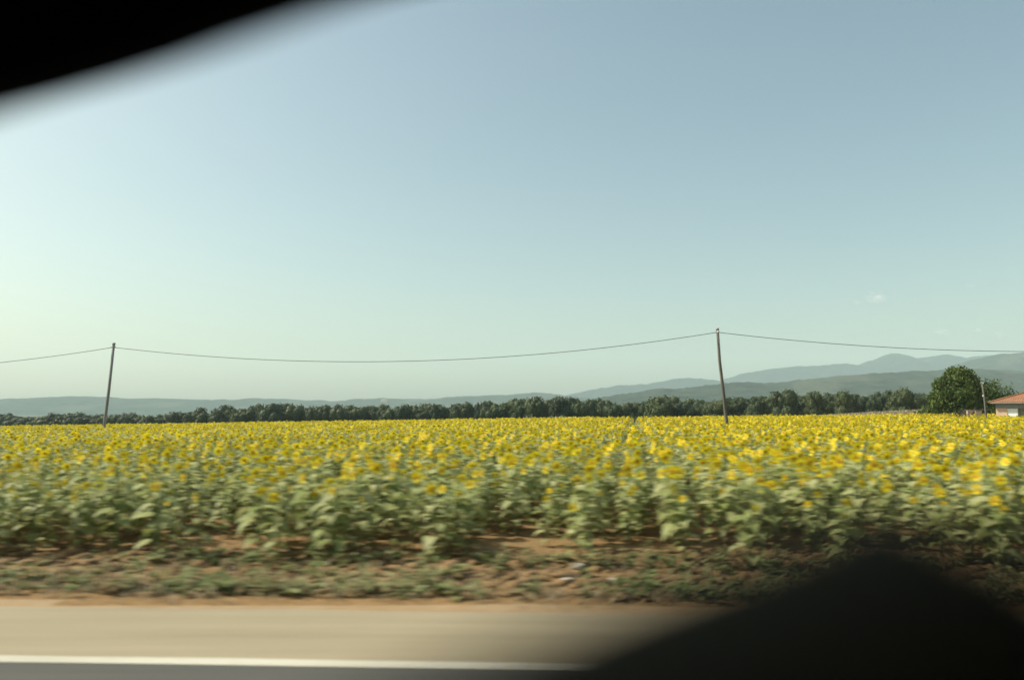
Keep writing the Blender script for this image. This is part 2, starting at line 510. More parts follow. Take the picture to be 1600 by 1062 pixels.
# ------------------------------------------------------------------ trees
def crown_mesh(name, lobes, n, size, seed, mat, core=0.8, spread=1.06):
    r = np.random.default_rng(seed)
    V, T, A = [], [], []
    nv = 0
    vol = np.array([l[3] ** 2 for l in lobes]); pick = r.choice(len(lobes), n, p=vol / vol.sum())
    L = np.array(lobes)
    d = r.normal(size=(n, 3)); d /= np.linalg.norm(d, axis=1)[:, None]
    rad = r.uniform(0.72, spread, n)
    bumpy = 0.70 + 0.60 * fbm(d[:, 0] * 3 + pick * 5.1, d[:, 1] * 3 + d[:, 2] * 2.3, seed, 3)
    c = L[pick, :3] + d * (L[pick, 3] * rad * bumpy)[:, None] * np.array([1, 1, 0.9])
    keep = c[:, 2] > 0.02
    c, d, n = c[keep], d[keep], int(keep.sum())
    nrm = d + r.normal(size=(n, 3)) * 0.7
    nrm /= np.linalg.norm(nrm, axis=1)[:, None]
    a = np.cross(nrm, r.normal(size=(n, 3))); a /= np.linalg.norm(a, axis=1)[:, None]
    b = np.cross(nrm, a)
    s = size * r.uniform(0.6, 1.3, n)[:, None]
    q = np.stack([c - a * s, c - b * s * .6 + nrm * s * .2, c + a * s, c + b * s * .6 + nrm * s * .2], 1).reshape(-1, 3)
    k = np.arange(n) * 4
    V.append(q); T.append(np.stack([k, k + 1, k + 2, k + 3], 1))
    clump = fbm(c[:, 0] * 1.2 / max(L[:, 3]) * 2, c[:, 2] * 2 / max(L[:, 3]) + c[:, 1], seed + 3, 2)
    A.append(np.repeat(np.clip(clump * 1.2 - .1 + r.uniform(-.3, .3, n), 0, 1), 4)); nv += len(q)
    bm = bmesh.new()
    for l in lobes:
        bmesh.ops.create_icosphere(bm, subdivisions=2, radius=l[3] * core, matrix=Matrix.Translation(l[:3]))
    cv = np.array([v.co[:] for v in bm.verts]); cf = np.array([[v.index for v in f.verts] for f in bm.faces] if bm.verts.index_update() is None else [])
    bm.free()
    cv[:, 2] = np.maximum(cv[:, 2], 0.0)
    cf = np.concatenate([cf, cf[:, 2:3]], 1)
    V = np.concatenate(V + [cv]); A = np.concatenate(A + [np.full(len(cv), 0.1)])
    Tq = T[0]
    me = bpy.data.meshes.new(name)
    faces = [tuple(x) for x in Tq] + [tuple(int(i) + nv for i in f[:3]) for f in cf]
    me.from_pydata([tuple(p) for p in V], [], faces)
    me.materials.append(mat)
    at_ = me.attributes.new('rnd', 'FLOAT', 'POINT'); at_.data.foreach_set('value', A.astype(np.float32))
    me.update()
    return me

def trunk_mesh(name, h, r, limbs, seed):
    rr = random.Random(seed)
    b = MB()
    b.tube([(0, 0, -0.3), (0.05 * h, 0, h * .4), (0.02 * h, 0.03 * h, h)], [r * 1.25, r, r * .4], 7)
    return b.mesh(name, M_bark, True)

crowns = []
for k in range(7):
    r_ = random.Random(100 + k)
    lobes = []
    # unit tree: crown about 1 tall (0..1), 1.0 wide
    nl = r_.randint(6, 9)
    for i in range(nl):
        a = 2 * math.pi * i / nl + r_.uniform(-.3, .3)
        rad = r_.uniform(.16, .36)
        lobes.append((math.cos(a) * rad, math.sin(a) * rad, r_.uniform(.42, .74), r_.uniform(.17, .27)))
    for i in range(4):
        a = 1.57 * i
        lobes.append((math.cos(a) * .25, math.sin(a) * .25, .24, .27))
    lobes.append((r_.uniform(-.12, .12), r_.uniform(-.1, .1), r_.uniform(.66, .76), r_.uniform(.22, .28)))
    crowns.append(crown_mesh('crown', lobes, 2000, 0.042, 40 + k, M_treeleaf, 0.82))
trunks = [trunk_mesh('trunk', .5, .035, 0, k) for k in range(2)]

def tree(px, top, Y, wpx, label, k, group='dark trees in the line beyond the sunflowers', name='tree'):
    p = at(px, top, Y)
    gz = float(ground_z(p.x, Y)) - 0.1
    H = (p.z - gz) / 0.97
    W = wpx / F * Y
    t = empty(name, (p.x, Y, gz), random.uniform(0, 6.28))
    tag(t, label, 'tree', group)
    c_ = link('crown', crowns[k % len(crowns)], t); c_.scale = (W, W, H)
    tr = link('trunk', trunks[k % 2], t); tr.scale = (H, H, H)
    return t

top_pts = [(-80, 648), (0, 646), (20, 645), (60, 648), (110, 646), (150, 648), (185, 644), (215, 643), (240, 645), (280, 642), (330, 636), (380, 633), (410, 629), (430, 628), (460, 631),
           (500, 630), (560, 631), (600, 632), (640, 631), (690, 628), (715, 626), (740, 629), (770, 628), (810, 624), (835, 619), (852, 625), (880, 617), (915, 621), (935, 621), (960, 626),
           (1000, 626), (1030, 619), (1060, 623), (1100, 624), (1140, 620), (1160, 618), (1200, 618), (1260, 618), (1290, 614), (1320, 610), (1350, 615), (1400, 610), (1440, 612), (1480, 616), (1540, 624), (1680, 628)]
tpx = [p[0] for p in top_pts]; tpy = [p[1] for p in top_pts]
def tree_Y(px): return float(np.interp(px, [-80, 230, 800, 1450, 1700], [330, 275, 235, 190, 180]))
i = 0
px = -75.0
rt = random.Random(5)
MARKS = [(70, 'at the dim far end'), (165, 'just before the leaning pole'), (260, 'just past the leaning pole'), (340, 'where the tree line starts to rise'), (440, 'on the rising stretch of the tree line'),
         (540, 'left of the far building'), (640, 'under the far building'), (740, 'under the lowest dip of the cable'), (850, 'where the cable climbs again'), (940, 'below the left tip of the pale ridge'),
         (1040, 'above the track through the flowers'), (1130, 'just before the taller pole'), (1220, 'just past the taller pole'), (1320, 'below the green ridge'),
         (1420, 'over the strip of dry grass'), (9999, 'behind the bushy tree and the house')]
def where(px, w):
    m_ = next(t for x, t in MARKS if px < x)
    return ('broad' if w > 29 else 'narrow') + ' dark tree ' + m_
while px < 1690:
    w = rt.uniform(20, 36)
    for row in range(2):
        x = px + rt.uniform(-5, 5) + row * 9
        top = float(np.interp(x, tpx, tpy)) + (rt.uniform(-3.0, 4.0) if row == 0 else rt.uniform(0.0, 6.0))
        tree(x, top, tree_Y(x) + (12 if row == 0 else -4) + rt.uniform(-4, 4), w * rt.uniform(1.0, 1.4), where(x, w) + (', back row' if row == 0 else ', front row'), rt.randint(0, 6))
    px += w * 0.62
for x, top, w, lab in ((1226, 604, 44, 'taller round-headed dark tree standing above the line just past the right pole'),
                       (1408, 602, 36, 'small dark crown poking above the line nearest the round green tree'),
                       (836, 618, 38, 'dark tree rising a little above the middle of the line'),
                       (878, 616, 50, 'broad domed dark tree, highest in the middle of the line'),
                       (1031, 617, 42, 'flat-topped dark tree poking up below the pale far ridge'),
                       (428, 627, 46, 'wide rounded tree where the line first reaches full height'),
                       (1270, 608, 34, 'grey-green tree of middling height just right of the taller round-headed tree'),
                       (1318, 607, 34, 'pale feathery tree top midway between the two taller dark crowns')):
    tree(x, top, tree_Y(x) - 8, w, lab, rt.randint(0, 6))

# low brush along the foot of the tree line
def big_tree(pxc, ptop, pbase, wpx, Y, label, seed, n, lobes):
    c = at(pxc, pbase, Y)
    gz = float(ground_z(c.x, Y)) - 0.05
    H = at(pxc, ptop, Y).z - gz
    W = wpx / F * Y
    t = empty('tree', (c.x, Y, gz))
    tag(t, label, 'tree')
    L = [(a * W, b * W, cc * H, r_ * W) for a, b, cc, r_ in lobes]
    link('crown', crown_mesh('crown', L, n, 0.16, seed, M_bigleaf, 0.55, 1.5), t)
    tm = MB()
    for k in range(5):
        a = k * 1.3
        tm.tube([(math.cos(a) * .15, math.sin(a) * .15, -.2), (math.cos(a) * .5, math.sin(a) * .5, H * .3), (math.cos(a) * W * .25, math.sin(a) * W * .25, H * .7)], [.16, .11, .04], 6)
    for k in range(5): pass
    tm.obj('trunk', M_bark, t, True)
    return t
_r = random.Random(77)
big_lobes = [(-.12, 0, .35, .26), (.12, 0, .38, .26), (0, 0, .55, .26), (.05, 0, .16, .3)]
for _k in range(64):
    _a, _e = _r.uniform(0, 6.28), _r.uniform(-.25, 1.45)
    _d = _r.uniform(.78, 1.04)
    big_lobes.append((math.cos(_a) * math.cos(_e) * .40 * _d + .03 * math.sin(_e), math.sin(_a) * math.cos(_e) * .38 * _d, .42 + math.sin(_e) * .46 * _d, _r.uniform(.05, .115)))
big_tree(1497, 571, 648, 82, 98, 'big bushy bright green tree standing beside the house', 61, 20000,
         big_lobes)
big_tree(1550, 588, 648, 66, 104, 'darker lower tree half hidden behind the bushy tree and the house pole', 62, 5000,
         [(-.2, 0, .4, .3), (.05, 0, .55, .32), (.25, -.1, .40, .27), (0, 0, .2, .4), (-.15, 0, .7, .22), (.35, 0, .25, .2)])
big_tree(1452, 628, 648, 40, 101, 'dull olive bush at the foot of the bushy tree', 63, 2600,
         [(-.25, 0, .3, .25), (.1, 0, .5, .3), (.35, 0, .35, .22), (0, 0, .2, .3)])

# dry grass on the rise past the field
def blades(name, label, mat, P, n_per, hmin, hmax, wid, lean, seed, mi=0, flat=0.0):
    """P (k,3) tuft bases -> one mesh of bent blades"""
    r = np.random.default_rng(seed)
    k = len(P) * n_per
    B = np.repeat(P, n_per, 0) + np.concatenate([r.normal(size=(k, 2)) * wid * 3, np.zeros((k, 1))], 1)
    az = r.uniform(0, 2 * np.pi, k); h = r.uniform(hmin, hmax, k); ln = r.uniform(.2, 1, k) * lean
    dx, dy = np.cos(az), np.sin(az)
    px_, py_ = -dy, dx
    w = wid * r.uniform(.5, 1.2, k)
    def P3(t, bend, ww):
        return np.stack([B[:, 0] + dx * bend * h * ln + px_ * ww, B[:, 1] + dy * bend * h * ln + py_ * ww, B[:, 2] + h * t], 1)
    V = np.stack([P3(0, 0, -w * .4), P3(0, 0, w * .4), P3(.55, .35, -w), P3(.55, .35, w), P3(1 - .4 * np.minimum(ln, 1)[0], 1.0, w * 0)], 1).reshape(-1, 3)
    i0 = np.arange(k) * 5
    T = np.concatenate([np.stack([i0, i0 + 1, i0 + 3], 1), np.stack([i0, i0 + 3, i0 + 2], 1), np.stack([i0 + 2, i0 + 3, i0 + 4], 1)])
    A = np.repeat(np.clip(np.repeat(r.uniform(0, 1, len(P)), n_per) * .7 + r.uniform(0, .3, k), 0, 1), 5)
    me = mesh_np(name, V, T, (mat,), attr=A)
    return tag(link(name, me), label, kind='stuff')
n = 5000
xx = rng.uniform(42, 105, n); yy = rng.uniform(103, 150, n)
blades('dry_grass', 'dry straw-coloured grass on the rise past the flowers', M_dry, np.stack([xx, yy, ground_z(xx, yy)], 1), 5, .25, .6, .04, .6, 3)

# ------------------------------------------------------------------ sunflowers: shapes
def leaf_arrays(L, W, droop, seg=3, pet=0.05):
    """heart-shaped leaf along +X with a fold along the midrib and a short stalk"""
    xs_ = {3: [0.0, .28, .68, 1.0], 2: [0.0, .40, 1.0], 4: [0, .16, .42, .74, 1.0]}[seg]
    ws_ = {3: [.30, .50, .34, .0], 2: [.25, .5, .0], 4: [.22, .47, .48, .27, 0]}[seg]
    V = [(0, 0.004, 0), (0, -0.004, 0)]
    T = []
    base = 2
    for x, w in zip(xs_, ws_):
        z = pet * .45 + droop * L * (x * .25 - x * x)
        xx = pet + x * L
        if w == 0:
            V.append((xx, 0, z))
        else:
            V += [(xx - (.10 * L if x == 0 else 0), w * W, z + .13 * W), (xx, 0, z), (xx - (.10 * L if x == 0 else 0), -w * W, z + .13 * W)]
    T += [(0, 1, base + 1)]
    n = len(xs_)
    for i in range(n - 2):
        a = base + 3 * i; b = a + 3
        T += [(a, a + 1, b + 1), (a, b + 1, b), (a + 1, a + 2, b + 2), (a + 1, b + 2, b + 1)]
    a = base + 3 * (n - 2); t = a + 3
    T += [(a, a + 1, t), (a + 1, a + 2, t)]
    return np.array(V, float), np.array(T)

def petals_arrays(Rd, Rp, n, seed, lift=0.15):
    """a ring of petals joined at their foot, facing +X; petals vary in length and tilt"""
    r = np.random.default_rng(seed)
    V, T = [], []
    for k in range(n):
        a = 2 * np.pi * k / n
        V.append((0.006, math.cos(a) * Rd * .86, math.sin(a) * Rd * .86))
    for k in range(n):
        a = 2 * np.pi * (k + .5) / n + r.uniform(-.08, .08)
        Rt = Rp * r.uniform(.85, 1.08); lf = lift * Rp * r.uniform(-.6, 1.4)
        Rm = (Rd + Rt) * .52; dw = 1.0 * np.pi / n
        i = len(V)
        V += [(lf * .5 + .012, math.cos(a - dw * .85) * Rm, math.sin(a - dw * .85) * Rm),
              (lf * .5 + .012, math.cos(a + dw * .85) * Rm, math.sin(a + dw * .85) * Rm),
              (lf, math.cos(a) * Rt, math.sin(a) * Rt)]
        k2 = (k + 1) % n
        T += [(k, i, i + 1), (k, i + 1, k2), (i, i + 2, i + 1)]
    return np.array(V), np.array(T)

def head_arrays(Rd, n=12, rings=3):
    """domed seed disc facing +X with its green back: one closed body"""
    V = [(.03 * Rd / .05 * .45, 0, 0)]; T = []
    prof = [(.45, .022), (.8, .018), (1.0, .004)][-rings:] + [(1.08, -.012), (.55, -.035)]
    for rr_, x in prof:
        for k in range(n):
            a = 2 * np.pi * k / n
            V.append((x * Rd / .055, math.cos(a) * Rd * rr_, math.sin(a) * Rd * rr_))
    V.append((-.05 * Rd / .055, 0, 0))
    m_ = []
    for k in range(n):
        T.append((0, 1 + k, 1 + (k + 1) % n)); m_.append(0)
    np_ = len(prof)
    for i in range(np_ - 1):
        for k in range(n):
            a, b = 1 + i * n + k, 1 + i * n + (k + 1) % n
            c_, d_ = a + n, b + n
            T += [(a, c_, d_), (a, d_, b)]; m_ += [0 if i < rings - 1 else 1] * 2
    for k in range(n):
        T.append((1 + (np_ - 1) * n + (k + 1) % n, 1 + (np_ - 1) * n + k, len(V) - 1)); m_.append(1)
    return np.array(V), np.array(T), np.array(m_)

def rot(ax, ang):
    return np.array(Matrix.Rotation(ang, 3, ax))

leaf_meshes = []
for k, (L, W, dr) in enumerate(((.20, .19, .55), (.17, .17, .75), (.22, .20, .35), (.13, .11, .3), (.19, .19, .95))):
    V, T = leaf_arrays(L, W, dr, 4, .07)
    leaf_meshes.append(mesh_np('leaf', V, T, (M_leaf,), smooth=False))
petal_meshes, head_meshes = [], []
for k in range(4):
    V, T = petals_arrays(.038, .093, 20, k, .30)
    petal_meshes.append(mesh_np('petals', V, T, (M_petal,)))
for k in range(2):
    V, T, mi = head_arrays(.039)
    head_meshes.append(mesh_np('flower_head', V, T, (M_disc, M_stem), mi, smooth=True))

CAM_AZ = math.atan2(-1.0, -0.45)          # heads look towards the morning-to-noon sun and the road
def make_sunflower(seed, style):
    """style: bloom, away (head turned from the road), bud"""
    r = random.Random(seed)
    root = empty('sunflower')
    H = r.uniform(.88, 1.12)
    bx_, by_ = r.uniform(-.06, .06), r.uniform(-.06, .06)
    az = CAM_AZ + r.uniform(-.6, .6) + (math.pi * r.uniform(.75, 1.1) if style == 'away' else 0)
    hd = Vector((math.cos(az), math.sin(az), 0))
    pts = [Vector((0, 0, -.05)), Vector((bx_ * .4, by_ * .4, H * .4)), Vector((bx_, by_, H * .84)),
           Vector((bx_, by_, H * .97)) + hd * .02, Vector((bx_, by_, H)) + hd * .06]
    s = MB().tube(pts, [.016, .014, .011, .010, .010], 6)
    s.obj('stem', M_stem, root, True)
    def stem_at(z):
        for a, b in zip(pts, pts[1:]):
            if a.z <= z <= b.z:
                return a.lerp(b, (z - a.z) / max(b.z - a.z, 1e-5))
        return pts[-1]
    n = r.randint(15, 18)
    a0 = r.uniform(0, 6.28)
    for i in range(n):
        t = i / (n - 1)
        z = H * (.10 + .84 * t ** .85)
        lf = link('leaf', leaf_meshes[3 if i >= n - 2 else r.choice((0, 1, 2, 4, 0))], root)
        lf.location = stem_at(z)
        lf.rotation_euler = (r.uniform(-.25, .25), r.uniform(-.55, .0) + .35 * (1 - t), a0 + i * 2.399 + r.uniform(-.3, .3))
        k = (1.0 - .35 * max(0, t - .75) / .25) * r.uniform(.95, 1.25) * (.8 if t < .12 else 1)
        lf.scale = (k, k, k)
    hdobj = link('flower_head', head_meshes[seed % 2], root)
    hdobj.location = pts[-1] + hd * .035
    tilt = r.uniform(-.35, .30) if style != 'bud' else r.uniform(-.9, -.4)
    hdobj.rotation_euler = (0, -tilt, az)
    k = r.uniform(.85, 1.15) * (.62 if style == 'bud' else 1)
    hdobj.scale = (k, k, k)
    pt = link('petals', petal_meshes[seed % 4], hdobj)
    if style == 'bud':
        pt.scale = (1.0, .62, .62)
    return root

# plant positions: rows run away from the road
ROWD = np.array([0.153, 1.0]); ROWD /= np.linalg.norm(ROWD); ROWN = np.array([ROWD[1], -ROWD[0]])
P = []
ci = np.arange(-110, 111)
S = np.arange(8.5, 108, 0.27)
C, SS = np.meshgrid(ci * 0.70, S)
C = C + rng.normal(size=C.shape) * .12; SS = SS + rng.uniform(-.12, .12, SS.shape)
X = ROWD[0] * SS + ROWN[0] * C; Y = ROWD[1] * SS + ROWN[1] * C
X, Y, C = X.ravel(), Y.ravel(), C.ravel()
v = vroad(X, Y)
front = 11.05 + 1.9 * (fbm(X * .5, X * 0, 21, 3) - .5) + 0.35 * sstep(0, 7, -X)
keep = (v > front) & (v < 103 - 3 * (fbm(X * .02, X * 0, 5, 2) - .5)) & (np.abs(X) < 0.70 * Y + 3)
keep &= ~((np.abs(C - .02) < .20) & (v > 48))                       # the wheel track between the rows
keep &= ~((v < front + .9) & (rng.uniform(size=len(X)) < .42))
keep &= ~((v < front + 2.2) & (fbm(X * 1.1, Y * .6, 63, 2) > .60))
keep &= rng.uniform(size=len(X)) < .95
keep &= np.hypot(X + 27.9, Y - 55) > .5
X, Y, C, v = X[keep], Y[keep], C[keep], v[keep]
order = np.argsort(np.hypot(X, Y) + np.where(np.abs(X) > .66 * Y, 50, 0))
X, Y, v = X[order], Y[order], v[order]
# how freely each patch flowers (a trait of the plants): thinner at the left front, fuller to the right
bloomp = 0.76 + 0.20 * sstep(-3, 6, X) + 0.8 * (fbm(X * .12 + 4, Y * .12, 31, 3) - .5) - 0.20 * (1 - sstep(11.2, 14.5, v)) * (1 - .6 * sstep(0, 5, X))
NI = 300
Z = ground_z(X, Y)

protos = {}
styles = [('bloom', 5), ('away', 3), ('bud', 3)]
free = []
for st, cnt in styles:
    protos[st] = [make_sunflower(len(st) * 10 + i, st) for i in range(cnt)]
used = set()
def copy_tree(o, parent=None):
    c = o.copy(); col.objects.link(c); c.parent = parent
    for ch in o.children: copy_tree(ch, c)
    return c
rs = random.Random(99)
SUNF_GROUP = 'sunflowers along the near edge of the field'
for i in range(NI):
    u = rs.random()
    st = 'bloom' if u < bloomp[i] else ('away' if rs.random() < .55 else 'bud')
    o = None
    for pr in protos[st]:
        if pr.name not in used:
            o = pr; used.add(pr.name); break
    if o is None:
        o = copy_tree(rs.choice(protos[st]))
    k = rs.uniform(.72, 1.16)
    o.location = (X[i], Y[i], Z[i])
    o.rotation_euler = (rs.uniform(-.06, .06), rs.uniform(-.06, .06), rs.uniform(-.7, .7))
    o.scale = (k, k, k)
    place = 'at the soil edge' if v[i] < 11.7 else ('second from the edge' if v[i] < 12.4 else ('well inside the edge' if v[i] < 13.4 else 'deep behind the edge'))
    pxl = 800 + F * X[i] / Y[i]
    zone = next(t for lim, t in ((200, 'at the left end'), (400, 'below the leaning pole'), (600, 'under the far building'), (800, 'mid-field under the cable'), (1000, 'behind the pale stones'),
                                 (1200, 'below the taller pole'), (1400, 'left of the seat back'), (9999, 'above the seat back')) if pxl < lim)
    what = {'bloom': 'sunflower with open yellow head', 'away': 'sunflower with head turned away', 'bud': 'sunflower with small half-open head'}[st]
    tag(o, what + ' ' + place + ', ' + zone, 'sunflower', SUNF_GROUP)
for st in protos:
    for pr in protos[st]:
        if pr.name not in used:
            for ch in list(pr.children_recursive): bpy.data.objects.remove(ch)
            bpy.data.objects.remove(pr)

# the rest of the field: one mesh, coarser with distance
def template(seed, lod, style):
    r = random.Random(seed)
    Vs, Ts, Ms = [], [], []
    nv = 0
    def put(V, T, m):
        nonlocal nv
        Vs.append(V); Ts.append(T + nv); Ms.append(np.full(len(T), m) if np.isscalar(m) else m); nv += len(V)
    H = r.uniform(.92, 1.08)
    az = CAM_AZ + r.uniform(-.7, .7) + (math.pi * r.uniform(.7, 1.2) if style == 'away' else 0)
    hd = np.array([math.cos(az), math.sin(az), 0])
    if lod == 0:
        for a in range(3):
            pass
        V = np.array([(.012 * math.cos(a), .012 * math.sin(a), z) for z in (0, H) for a in (0, 2.1, 4.2)])
        put(V, np.array([(0, 1, 4), (0, 4, 3), (1, 2, 5), (1, 5, 4), (2, 0, 3), (2, 3, 5)]), 0)
    nl = 13 if lod == 0 else 8
    a0 = r.uniform(0, 6.28)
    for i in range(nl):
        t = i / (nl - 1)
        if lod == 1: t = .35 + .65 * t
        L = r.choice((.19, .21, .23)) * (1 - .3 * max(0, t - .75) / .25) * (1.15 if lod else 1)
        V, T = leaf_arrays(L, L * .95, r.uniform(.3, .9), 3 if lod == 0 else 2, .06)
        if lod: T = T[1:]
        M = rot('Z', a0 + i * 2.399) @ rot('Y', r.uniform(-.5, .1)) @ rot('X', r.uniform(-.25, .25))
        put(V @ M.T + np.array([0, 0, H * (.12 + .80 * t)]), T, 0)
    tilt = r.uniform(-.35, .35)
    M = rot('Z', az) @ rot('Y', -tilt)
    off = np.array([0, 0, H]) + hd * .09
    V, T = petals_arrays(.040, .100, 14 if lod == 0 else 9, seed, .25)
    k = r.uniform(.85, 1.12) * (.7 if style == 'bud' else 1)
    put(V * k @ M.T + off, T, 1)
    if lod == 0:
        V, T, m_ = head_arrays(.040 * k, 8, 2)
        put(V @ M.T + off, T, np.where(m_ == 0, 2, 0))
    else:
        n = 6
        V = np.array([(.016, 0, 0)] + [(.008, math.cos(6.283 * q / n) * .04, math.sin(6.283 * q / n) * .04) for q in range(n)] + [(-.03, 0, 0)])
        T = np.array([(0, 1 + q, 1 + (q + 1) % n) for q in range(n)] + [(n + 1, 1 + (q + 1) % n, 1 + q) for q in range(n)])
        put(V * k @ M.T + off, T, np.array([2] * n + [0] * n))
    return np.concatenate(Vs), np.concatenate(Ts), np.concatenate(Ms)

Vall, Tall, Mall, Aall = [], [], [], []
nv = 0
ids = np.arange(NI, len(X))
dist = np.hypot(X, Y)
rr2 = np.random.default_rng(17)
un = rr2.uniform(size=len(X))
sty = np.where(un < bloomp + 0.12 * sstep(20, 60, dist), 0, np.where(rr2.uniform(size=len(X)) < .6, 1, 2))
lodn = np.where(dist < 34, 0, 1)
var = rr2.integers(0, 6, len(X))
for lod in (0, 1):
    for si, st in enumerate(('bloom', 'away', 'bud')):
        for q in range(6):
            sel = ids[(lodn[ids] == lod) & (sty[ids] == si) & (var[ids] == q)]
            if not len(sel): continue
            TV, TT, TM = template(1000 + 100 * lod + 10 * si + q, lod, st)
            k = len(sel); n = len(TV)
            a = rr2.uniform(-.6, .6, k); sc = rr2.uniform(.76, 1.16, k) + 0.20 * (fbm(X[sel] * .3, Y[sel] * .3, 77, 2) - .5)
            ca, sa = np.cos(a) * sc, np.sin(a) * sc
            V = np.empty((k, n, 3), np.float32)
            V[:, :, 0] = TV[None, :, 0] * ca[:, None] - TV[None, :, 1] * sa[:, None] + X[sel][:, None]
            V[:, :, 1] = TV[None, :, 0] * sa[:, None] + TV[None, :, 1] * ca[:, None] + Y[sel][:, None]
            V[:, :, 2] = TV[None, :, 2] * sc[:, None] + Z[sel][:, None]
            Vall.append(V.reshape(-1, 3))
            Tall.append((TT[None] + (np.arange(k) * n)[:, None, None] + nv).reshape(-1, 3))
            Mall.append(np.tile(TM, k))
            Aall.append(np.repeat(rr2.uniform(0, 1, k), n))
            nv += k * n
fm = mesh_np('sunflower_field', np.concatenate(Vall), np.concatenate(Tall), (M_leafF, M_petalF, M_discF), np.concatenate(Mall), np.concatenate(Aall))
tag(link('sunflower_field', fm), 'mass of yellow sunflowers filling the field behind the near plants', kind='stuff')
print('field plants', len(X), 'tris', len(fm.polygons))

# ------------------------------------------------------------------ verge: weeds, dry stalks, clods
def verge_xy(n, v0, v1, u=17):
    vv = rng.uniform(v0, v1, n); uu = rng.uniform(-u, u, n)
    return uu, vv, uu * math.cos(ang) - vv * math.sin(ang), uu * math.sin(ang) + vv * math.cos(ang)
def rosette(seed, n, L0, rise):
    r = random.Random(seed); Vs, Ts, k = [], [], 0
    for i in range(n):
        L = L0 * r.uniform(.6, 1.2)
        V, T = leaf_arrays(L, L * r.uniform(.35, .7), r.uniform(.2, 1.0), 2, .02)
        M = rot('Z', i * 2.399 + r.uniform(-.4, .4)) @ rot('Y', -r.uniform(.05, .9))
        V = V @ M.T + np.array([0, 0, rise * (i / n) * r.uniform(.6, 1.2)])
        Vs.append(V); Ts.append(T + k); k += len(V)
    return np.concatenate(Vs), np.concatenate(Ts)
uu, vv, wx, wy = verge_xy(11000, 8.75, 11.8)
dens = (np.exp(-((vv - 9.35) / .5) ** 2) * .60 + .30 * np.exp(-((vv - 11.35) / .4) ** 2) + .13) * sstep(.40, .66, fbm(uu * .5, vv * 1.0, 41, 3) + .10)
kp = rng.uniform(size=len(uu)) < dens
uu, vv, wx, wy = uu[kp], vv[kp], wx[kp], wy[kp]
WV, WT, WA, WM, nv = [], [], [], [], 0
kind_ = np.minimum(rng.integers(0, 10, len(wx)), 9) % 10; kind_[kind_ > 7] -= 2
for q in range(8):
    sel = np.nonzero(kind_ == q)[0]
    TV, TT = rosette(300 + q, (7, 9, 12, 8, 14, 10, 11, 9)[q], (.09, .12, .08, .15, .07, .11, .09, .13)[q], (.02, .10, .22, .05, .34, .12, .18, .03)[q])
    k, n = len(sel), len(TV)
    a = rng.uniform(0, 6.28, k); sc = rng.uniform(.6, 1.35, k)
    ca, sa = np.cos(a) * sc, np.sin(a) * sc
    V = np.empty((k, n, 3))
    V[:, :, 0] = TV[None, :, 0] * ca[:, None] - TV[None, :, 1] * sa[:, None] + wx[sel][:, None]
    V[:, :, 1] = TV[None, :, 0] * sa[:, None] + TV[None, :, 1] * ca[:, None] + wy[sel][:, None]
    V[:, :, 2] = TV[None, :, 2] * sc[:, None] + (ground_z(wx[sel], wy[sel]) - .005)[:, None]
    WM.append(np.full(k * len(TT), 1 if q >= 6 else 0)); WV.append(V.reshape(-1, 3)); WT.append((TT[None] + (np.arange(k) * n)[:, None, None] + nv).reshape(-1, 3)); nv += k * n
    WA.append(np.repeat(np.clip(fbm(wx[sel] * .6, wy[sel], 52, 2) * 1.6 - .3 + rng.uniform(-.25, .25, k), 0, 1), n))
tag(link('weeds', mesh_np('weeds', np.concatenate(WV), np.concatenate(WT), (M_weed, M_deadweed), np.concatenate(WM), attr=np.concatenate(WA))), 'low leafy weeds along the verge and field edge', kind='stuff')
kp = rng.uniform(size=len(wx)) < .16
wP = np.stack([wx, wy, ground_z(wx, wy) - .01], 1)[kp]
blades('grass', 'thin green grass blades among the weeds', M_weed, wP, 9, .05, .20, .008, 1.2, 5)
n = 1500
vv = rng.uniform(8.45, 11.0, n); uu = rng.uniform(-16, 16, n)
wx = uu * math.cos(ang) - vv * math.sin(ang); wy = uu * math.sin(ang) + vv * math.cos(ang)
blades('dry_grass', 'dry straw stalks scattered on the verge', M_dry, np.stack([wx, wy, ground_z(wx, wy) - .01], 1), 4, .05, .22, .006, 1.4, 6)

bm = bmesh.new(); bmesh.ops.create_icosphere(bm, subdivisions=1, radius=1.0)
bm.verts.index_update()
IV = np.array([q.co[:] for q in bm.verts]); IT = np.array([[q.index for q in f.verts] for f in bm.faces]); bm.free()
n = 7000
vv = rng.uniform(8.65, 12.4, n); uu = rng.uniform(-15, 15, n)
wx = uu * math.cos(ang) - vv * math.sin(ang); wy = uu * math.sin(ang) + vv * math.cos(ang)
cs = .014 + .11 * rng.uniform(size=n) ** 4 * sstep(8.9, 9.8, vv)
a = rng.uniform(0, 6.28, n)
sh = IV[None] * (1 + .9 * (rng.uniform(size=(n, len(IV), 1)) - .5)) * cs[:, None, None] * np.stack([rng.uniform(.8, 1.7, n), rng.uniform(.8, 1.3, n), rng.uniform(.35, .7, n)], 1)[:, None]
V = np.empty_like(sh)
V[..., 0] = sh[..., 0] * np.cos(a)[:, None] - sh[..., 1] * np.sin(a)[:, None] + wx[:, None]
V[..., 1] = sh[..., 0] * np.sin(a)[:, None] + sh[..., 1] * np.cos(a)[:, None] + wy[:, None]
V[..., 2] = sh[..., 2] + (ground_z(wx, wy) + cs * .2)[:, None]
T = (IT[None] + (np.arange(n) * len(IV))[:, None, None]).reshape(-1, 3)
tag(link('soil_clods', mesh_np('soil_clods', V.reshape(-1, 3), T, (M_clod,))), 'crumbled brown clods on the bare strip', kind='stuff')

